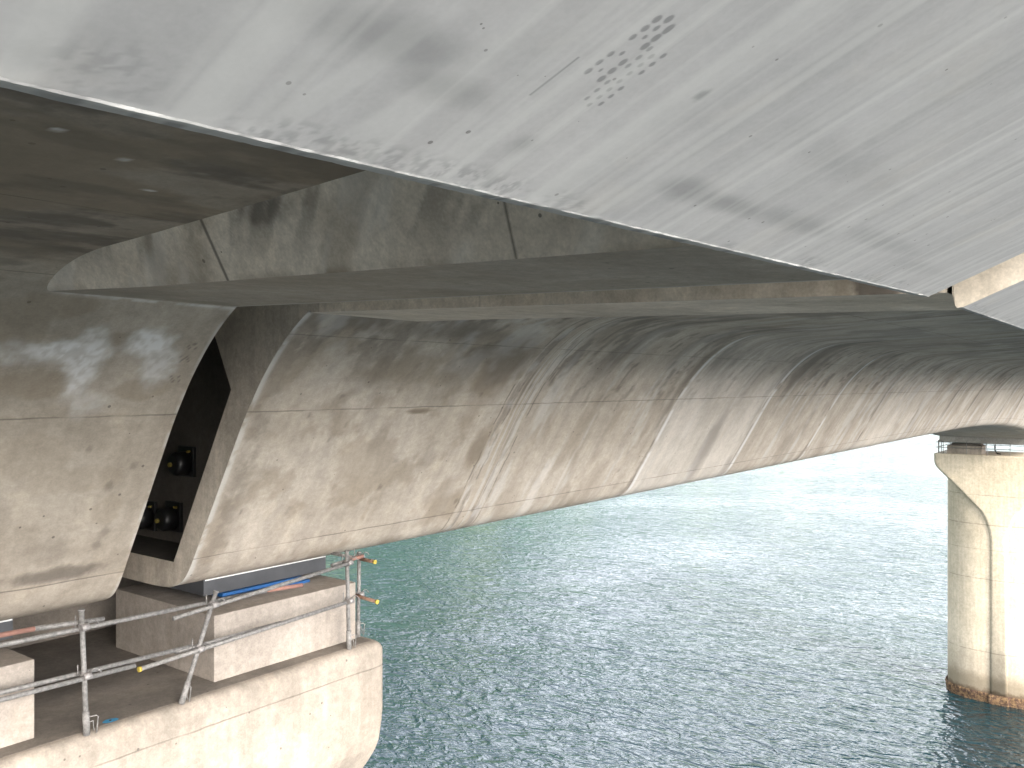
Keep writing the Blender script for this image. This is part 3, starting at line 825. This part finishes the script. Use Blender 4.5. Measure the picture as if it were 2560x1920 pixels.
PX = 4.66
pier_n = thing("bridge_pier", "near pale concrete pier cap with rounded edge carrying the plinths and scaffold railing", "pier", (PX, 13.35, SEA), "bridge piers")
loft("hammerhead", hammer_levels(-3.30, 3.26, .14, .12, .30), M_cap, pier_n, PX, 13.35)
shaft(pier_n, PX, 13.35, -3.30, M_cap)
box_obj("cap_top_shade", PX - 3.12, PX + 3.12, 8.25, 18.45, -3.31, -3.2975, M_captop, pier_n)  # thin dark sheet painting the deck's shade onto the cap top
box_obj("stop_block", 2.0, 7.4, 11.5, 15.2, -3.296, -2.40, M_captop, None, .02,
        label="dark concrete stop block deep under the girder behind the plinths", cat="stop block")
# blue survey mark sprayed on the cap
bm = bmesh.new()
rnd = random.Random(3)
ring = [bm.verts.new((4.36 + (.075 + rnd.uniform(-.008, .008)) * math.cos(a), 8.30 + (.05 + rnd.uniform(-.006, .006)) * math.sin(a), -3.294)) for a in np.linspace(0, 2 * math.pi, 28, endpoint=False)]
bm.faces.new(ring)
bm_obj("paint_mark", bm, M_bluemark, pier_n, label="blue spray-painted survey dot")
bm = bmesh.new(); bm_tube(bm, [(4.36, 8.30, -3.297), (4.36, 8.30, -3.288)], .012, 10)
bm_obj("survey_nail", bm, M_black, pier_n)

FX, FY, FZ = 89.1, 12.5, -6.28
pier_f = thing("bridge_pier", "tall cream concrete pier standing in the sea at the far right", "pier", (FX, FY, SEA), "bridge piers")
loft("hammerhead", hammer_levels(FZ, 3.1, .35, .10), M_pier, pier_f, FX, FY)
shaft(pier_f, FX, FY, FZ, M_pier)
# barnacles at the waterline
def barn():
    m, nt, bs = new_mat("barnacle_crust"); g = NT(nt)
    tc = g.n("ShaderNodeTexCoord"); v = tc.outputs["Object"]
    n = g.noise(v, 4.0, 6, 0.7); n2 = g.noise(v, 16, 4, .7)
    c = g.mix(g.ramp(n, .40, .62), (0.045, 0.02, 0.012), (0.20, 0.12, 0.055))
    c = g.mix(g.ramp(n2, .58, .7, 0, .6), c, (0.32, 0.23, 0.13))
    g.l(c, bs.inputs["Base Color"]); bs.inputs["Roughness"].default_value = .85
    bp = g.n("ShaderNodeBump"); bp.inputs["Distance"].default_value = .12; g.l(n2, bp.inputs["Height"]); g.l(bp.outputs[0], bs.inputs["Normal"])
    return m
M_barn = barn()
def pier_skin(name, z0, z1, off, mat, parent, cx, cy, rough, nz):
    """a skin following shaft and rib outline"""
    n = 420
    pts = []
    for k in range(n):
        a = 2 * math.pi * k / n
        c, s = math.cos(a), math.sin(a); e = 2.0 / 2.6
        x, y = 2.95 * math.copysign(abs(c) ** e, c), 4.55 * math.copysign(abs(s) ** e, s)
        if abs(y) < .75: x = math.copysign(3.1, x)
        pts.append((x, y))
    pts = np.array(pts); nr = np.hypot(pts[:, 0], pts[:, 1])
    zs = np.linspace(z1, z0, nz)
    V = np.zeros((nz, n + 1, 3))
    for i, z in enumerate(zs):
        th = off + rough * (fbm(np.arange(n) * .22, np.full(n, z * 4.0), 181) - .35) * (1 if 0 < i else .2)
        k = 1 + th / nr
        V[i, :n, 0] = cx + pts[:, 0] * k; V[i, :n, 1] = cy + pts[:, 1] * k; V[i, :n, 2] = z
    V[:, n] = V[:, 0]
    UV = np.zeros((nz, n + 1, 2)); UV[..., 0] = np.arange(n + 1)[None] * .05; UV[..., 1] = zs[:, None]
    grid_obj(name, V, UV, mat, parent)
pier_skin("barnacle_crust", SEA - 1, SEA + .85, .10, M_barn, pier_f, FX, FY, .28, 14)

# ------------------------------------------------------------------ plinths and bearings
def plinth(x0, x1, y0, y1, z0, z1, label, mat=M_plinth):
    bm = bmesh.new(); bm_box(bm, x0, x1, y0, y1, z0 + .001, z1, .008, 2)
    rnd = random.Random(int(x0 * 10))
    return bm_obj("bearing_plinth", bm, mat, None, label=label, cat="plinth", group="bearing plinths")
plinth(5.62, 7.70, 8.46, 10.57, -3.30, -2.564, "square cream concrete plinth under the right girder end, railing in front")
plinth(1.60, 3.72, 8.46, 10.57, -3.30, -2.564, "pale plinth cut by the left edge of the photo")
plinth(86.5, 88.6, 13.9, 16.7, FZ, FZ + .745, "small tan plinth on top of the far pier", M_cap)

def bearing(x0, x1, y0, y1, zp, zs, label):
    t = thing("bridge_bearing", label, "bearing", ((x0 + x1) / 2, (y0 + y1) / 2, zp), "bridge bearings")
    zb = zp + .085
    # upper housing, slightly tapered at its foot
    bm = bmesh.new(); bm_box(bm, x0, x1, y0, y1, zb, zs, .006)
    bm_obj("housing", bm, M_grey, t)
    bm = bmesh.new(); bm_box(bm, x0 + .015, x1 - .01, y0 - .006, y0 - .001, zs - .018, zs - .004)
    bm_obj("sealing_strip", bm, M_white, t)
    bm = bmesh.new(); bm_box(bm, x0 + .22, x1 - .42, y0 - .05, y1 - .1, zp + .045, zb - .002, .005)
    bm_obj("upper_plate", bm, M_blue, t)
    bm = bmesh.new(); bm_box(bm, x0 + .30, x1 - .35, y0 - .10, y1 - .1, zp + .001, zp + .034, .004)
    bm_obj("base_plate", bm, M_blue, t)
    bm = bmesh.new(); bm_box(bm, x0 + .3, x1 - .5, y0 + .02, y1 - .2, zp + .034, zp + .046)
    bm_obj("slider", bm, M_black, t)
bearing(5.86, 7.69, 9.03, 10.4, -2.564, -2.285, "dark grey bearing with bright blue plates on the right plinth")
bearing(1.75, 3.77, 9.03, 10.4, -2.564, -2.285, "grey bearing on the left-hand plinth at the photo's edge")
t = thing("bridge_bearing", "small black bearing on the far pier's plinth", "bearing", (87.6, 15.3, FZ + .745), "bridge bearings")
box_obj("housing", 86.9, 88.3, 14.2, 16.2, FZ + .93, -5.24, M_black, t, .02)
box_obj("base_plate", 86.75, 88.4, 14.05, 16.4, FZ + .747, FZ + .928, M_inner, t, .02)
# block under the haunched girder over the far pier
box_obj("pier_block", 86.35, 92, 9.2, 17.3, -5.24, -4.70, M_deck, span_r, .02)

# ------------------------------------------------------------------ scaffold railing along the near cap
rail = thing("scaffold_railing", "scaffold-tube railing along the edge of the near pier cap", "railing", (5.5, 8.17, -3.30))
def tube(name, a, b, r=.0242, mat=M_steel, n=14):
    return tube_obj(name, [a, b], r, mat, rail, n)
POSTS = [((4.05, 8.145, -3.30), (4.01, 8.165, -2.115)), ((5.037, 8.165, -3.30), (5.45, 8.17, -2.215)), ((7.35, 8.195, -3.30), (7.318, 8.20, -2.076)), ((7.775, 8.50, -3.30), (7.80, 8.50, -2.198))]
for a, b in POSTS:
    A, B = Vector(a), Vector(b)
    p = tube("post", A, B, .0245)
    d = (B - A)
    bm = bmesh.new(); bm_tube(bm, [A + d * .004, A + d * .19], .0315, 16)
    bm_obj("socket", bm, M_steel, p)
    bm = bmesh.new(); bm_tube(bm, [B - d.normalized() * .012, B + d.normalized() * .004], .031, 16)
    bm_obj("post_cap", bm, M_steel, p)
    # bent wire hook by the foot
    h = A + Vector((.055, -.01, 0))
    bm = bmesh.new()
    bm_tube(bm, [A + Vector((.025, -.01, .17)), h + Vector((.03, 0, .165)), h + Vector((.05, 0, .15)), h + Vector((.03, -.005, .002))], .006, 8)
    bm_tube(bm, [A + Vector((.025, -.01, .12)), h + Vector((.0, 0, .125)), h + Vector((.008, -.005, .03))], .005, 8)
    bm_obj("hook", bm, M_steel, p)
yf, yb = 8.115, 8.215          # tubes run in front of or behind the posts
RAILS = [
    ((3.61, yb, -2.214), (4.25, yb, -2.262), M_steel, None), ((2.2, yb, -2.18), (3.611, yb, -2.214), M_orange, None),
    ((1.8, yf, -2.24), (6.15, yb + .03, -2.352), M_steel, None), ((6.15, yb + .03, -2.352), (6.66, yb + .03, -2.382), M_orange, None),
    ((4.92, yf + .01, -2.388), (7.27, yf + .02, -2.218), M_steel, None),
    ((1.8, yb, -2.68), (5.20, yb, -2.75), M_steel, None), ((1.8, yf, -2.72), (4.51, yf, -2.758), M_steel, None),
    ((4.555, yf - .01, -2.803), (7.24, yf + .02, -2.688), M_steel, 'a'), ((5.0, yb, -2.765), (6.30, yb - .03, -2.742), M_steel, None),
    ((7.12, yb + .04, -2.228), (7.42, yb + .04, -2.208), M_steel, None), ((7.42, yb + .04, -2.208), (7.63, yb + .04, -2.194), M_orange, None),
    ((7.73, 9.6, -2.245), (7.73, 8.40, -2.262), M_steel, None), ((7.73, 8.40, -2.262), (7.73, 8.14, -2.268), M_rust, 'b'),
    ((7.73, 8.62, -2.742), (7.73, 8.10, -2.771), M_rust, 'b'),
]
for a, b, mt, capend in RAILS:
    o = tube("rail", a, b, .0228, mt)
    if capend:
        A, B = Vector(a), Vector(b)
        e, d = (A, (A - B).normalized()) if capend == 'a' else (B, (B - A).normalized())
        bm = bmesh.new(); bm_tube(bm, [e - d * .01, e + d * .016], .0275, 14)
        bm_obj("end_cap", bm, M_yellow, o)
def coupler(x, y, z, lean=0.0):
    """swivel coupler: two clamp bands, a pin and a wing flap"""
    bm = bmesh.new()
    bm_tube(bm, [(x - .035, y - .05, z - .004), (x + .035, y - .05, z + .004)], .033, 14)
    bm_tube(bm, [(x - lean * .03, y, z - .034), (x + lean * .03, y, z + .034)], .036, 14)
    bm_box(bm, x - .032, x + .032, y - .055, y + .035, z - .016, z + .016, .006)
    c = bm_obj("coupler", bm, M_coupler, rail)
    bm = bmesh.new()
    bm_tube(bm, [(x - .055, y + .02, z - .005), (x - .055, y + .02, z + .11)], .006, 8)
    bm_obj("bolt", bm, M_steel, c)
    bm = bmesh.new()
    bm_tube(bm, [(x + .03, y - .02, z + .02), (x + .07, y - .04, z + .055), (x + .10, y - .05, z + .045), (x + .13, y - .06, z + .01)], .006, 8)
    bm_obj("flap", bm, M_steel, c)
for (x, y, z, l) in ((4.02, 8.165, -2.275, 0), (4.035, 8.155, -2.735, 0), (5.40, 8.17, -2.345, .4), (5.235, 8.17, -2.775, .4), (7.322, 8.20, -2.215, 0), (7.335, 8.20, -2.69, 0), (7.79, 8.50, -2.255, 0), (7.785, 8.50, -2.745, 0)):
    coupler(x, y, z, l)

# ------------------------------------------------------------------ far pier: railing and hose
frail = thing("scaffold_railing", "thin scaffold railing around the top of the far pier", "railing", (86.4, 15, FZ))
for (x, y, h) in ((86.2, 17.35, 1.2), (86.2, 16.95, 1.2), (87.2, 17.5, 1.2), (88.2, 17.5, 1.2), (86.2, 15.05, 1.2), (86.25, 13.4, 1.2), (86.2, 11.65, 1.2), (91.6, 17.4, 1.2), (91.8, 13.6, 1.2), (91.8, 11.2, 1.2)):
    tube_obj("post", [(x, y, FZ), (x + .02, y + (.12 if y == 13.4 else 0), FZ + h)], .03, M_steel, frail, 8)
for z in (.55, 1.02):
    tube_obj("rail", [(86.16, 17.6, FZ + z), (86.16, 8.0, FZ + z + .02)], .028, M_steel, frail, 8)
    tube_obj("rail", [(86.0, 17.46, FZ + z), (91.9, 17.46, FZ + z)], .028, M_steel, frail, 8)
    tube_obj("rail", [(91.9, 17.5, FZ + z + .02), (91.9, 8.0, FZ + z)], .028, M_steel, frail, 8)
bm = bmesh.new()
bm_tube(bm, [(88.5, 13.2, -5.22), (88.4, 13.15, -5.6), (88.2, 13.1, -5.95), (88.0, 12.9, -6.2), (87.9, 12.6, -6.24)], .055, 10)
bm_obj("drain_hose", bm, M_black, None, smooth=True, label="black curved hose hanging down onto the far pier", cat="hose")
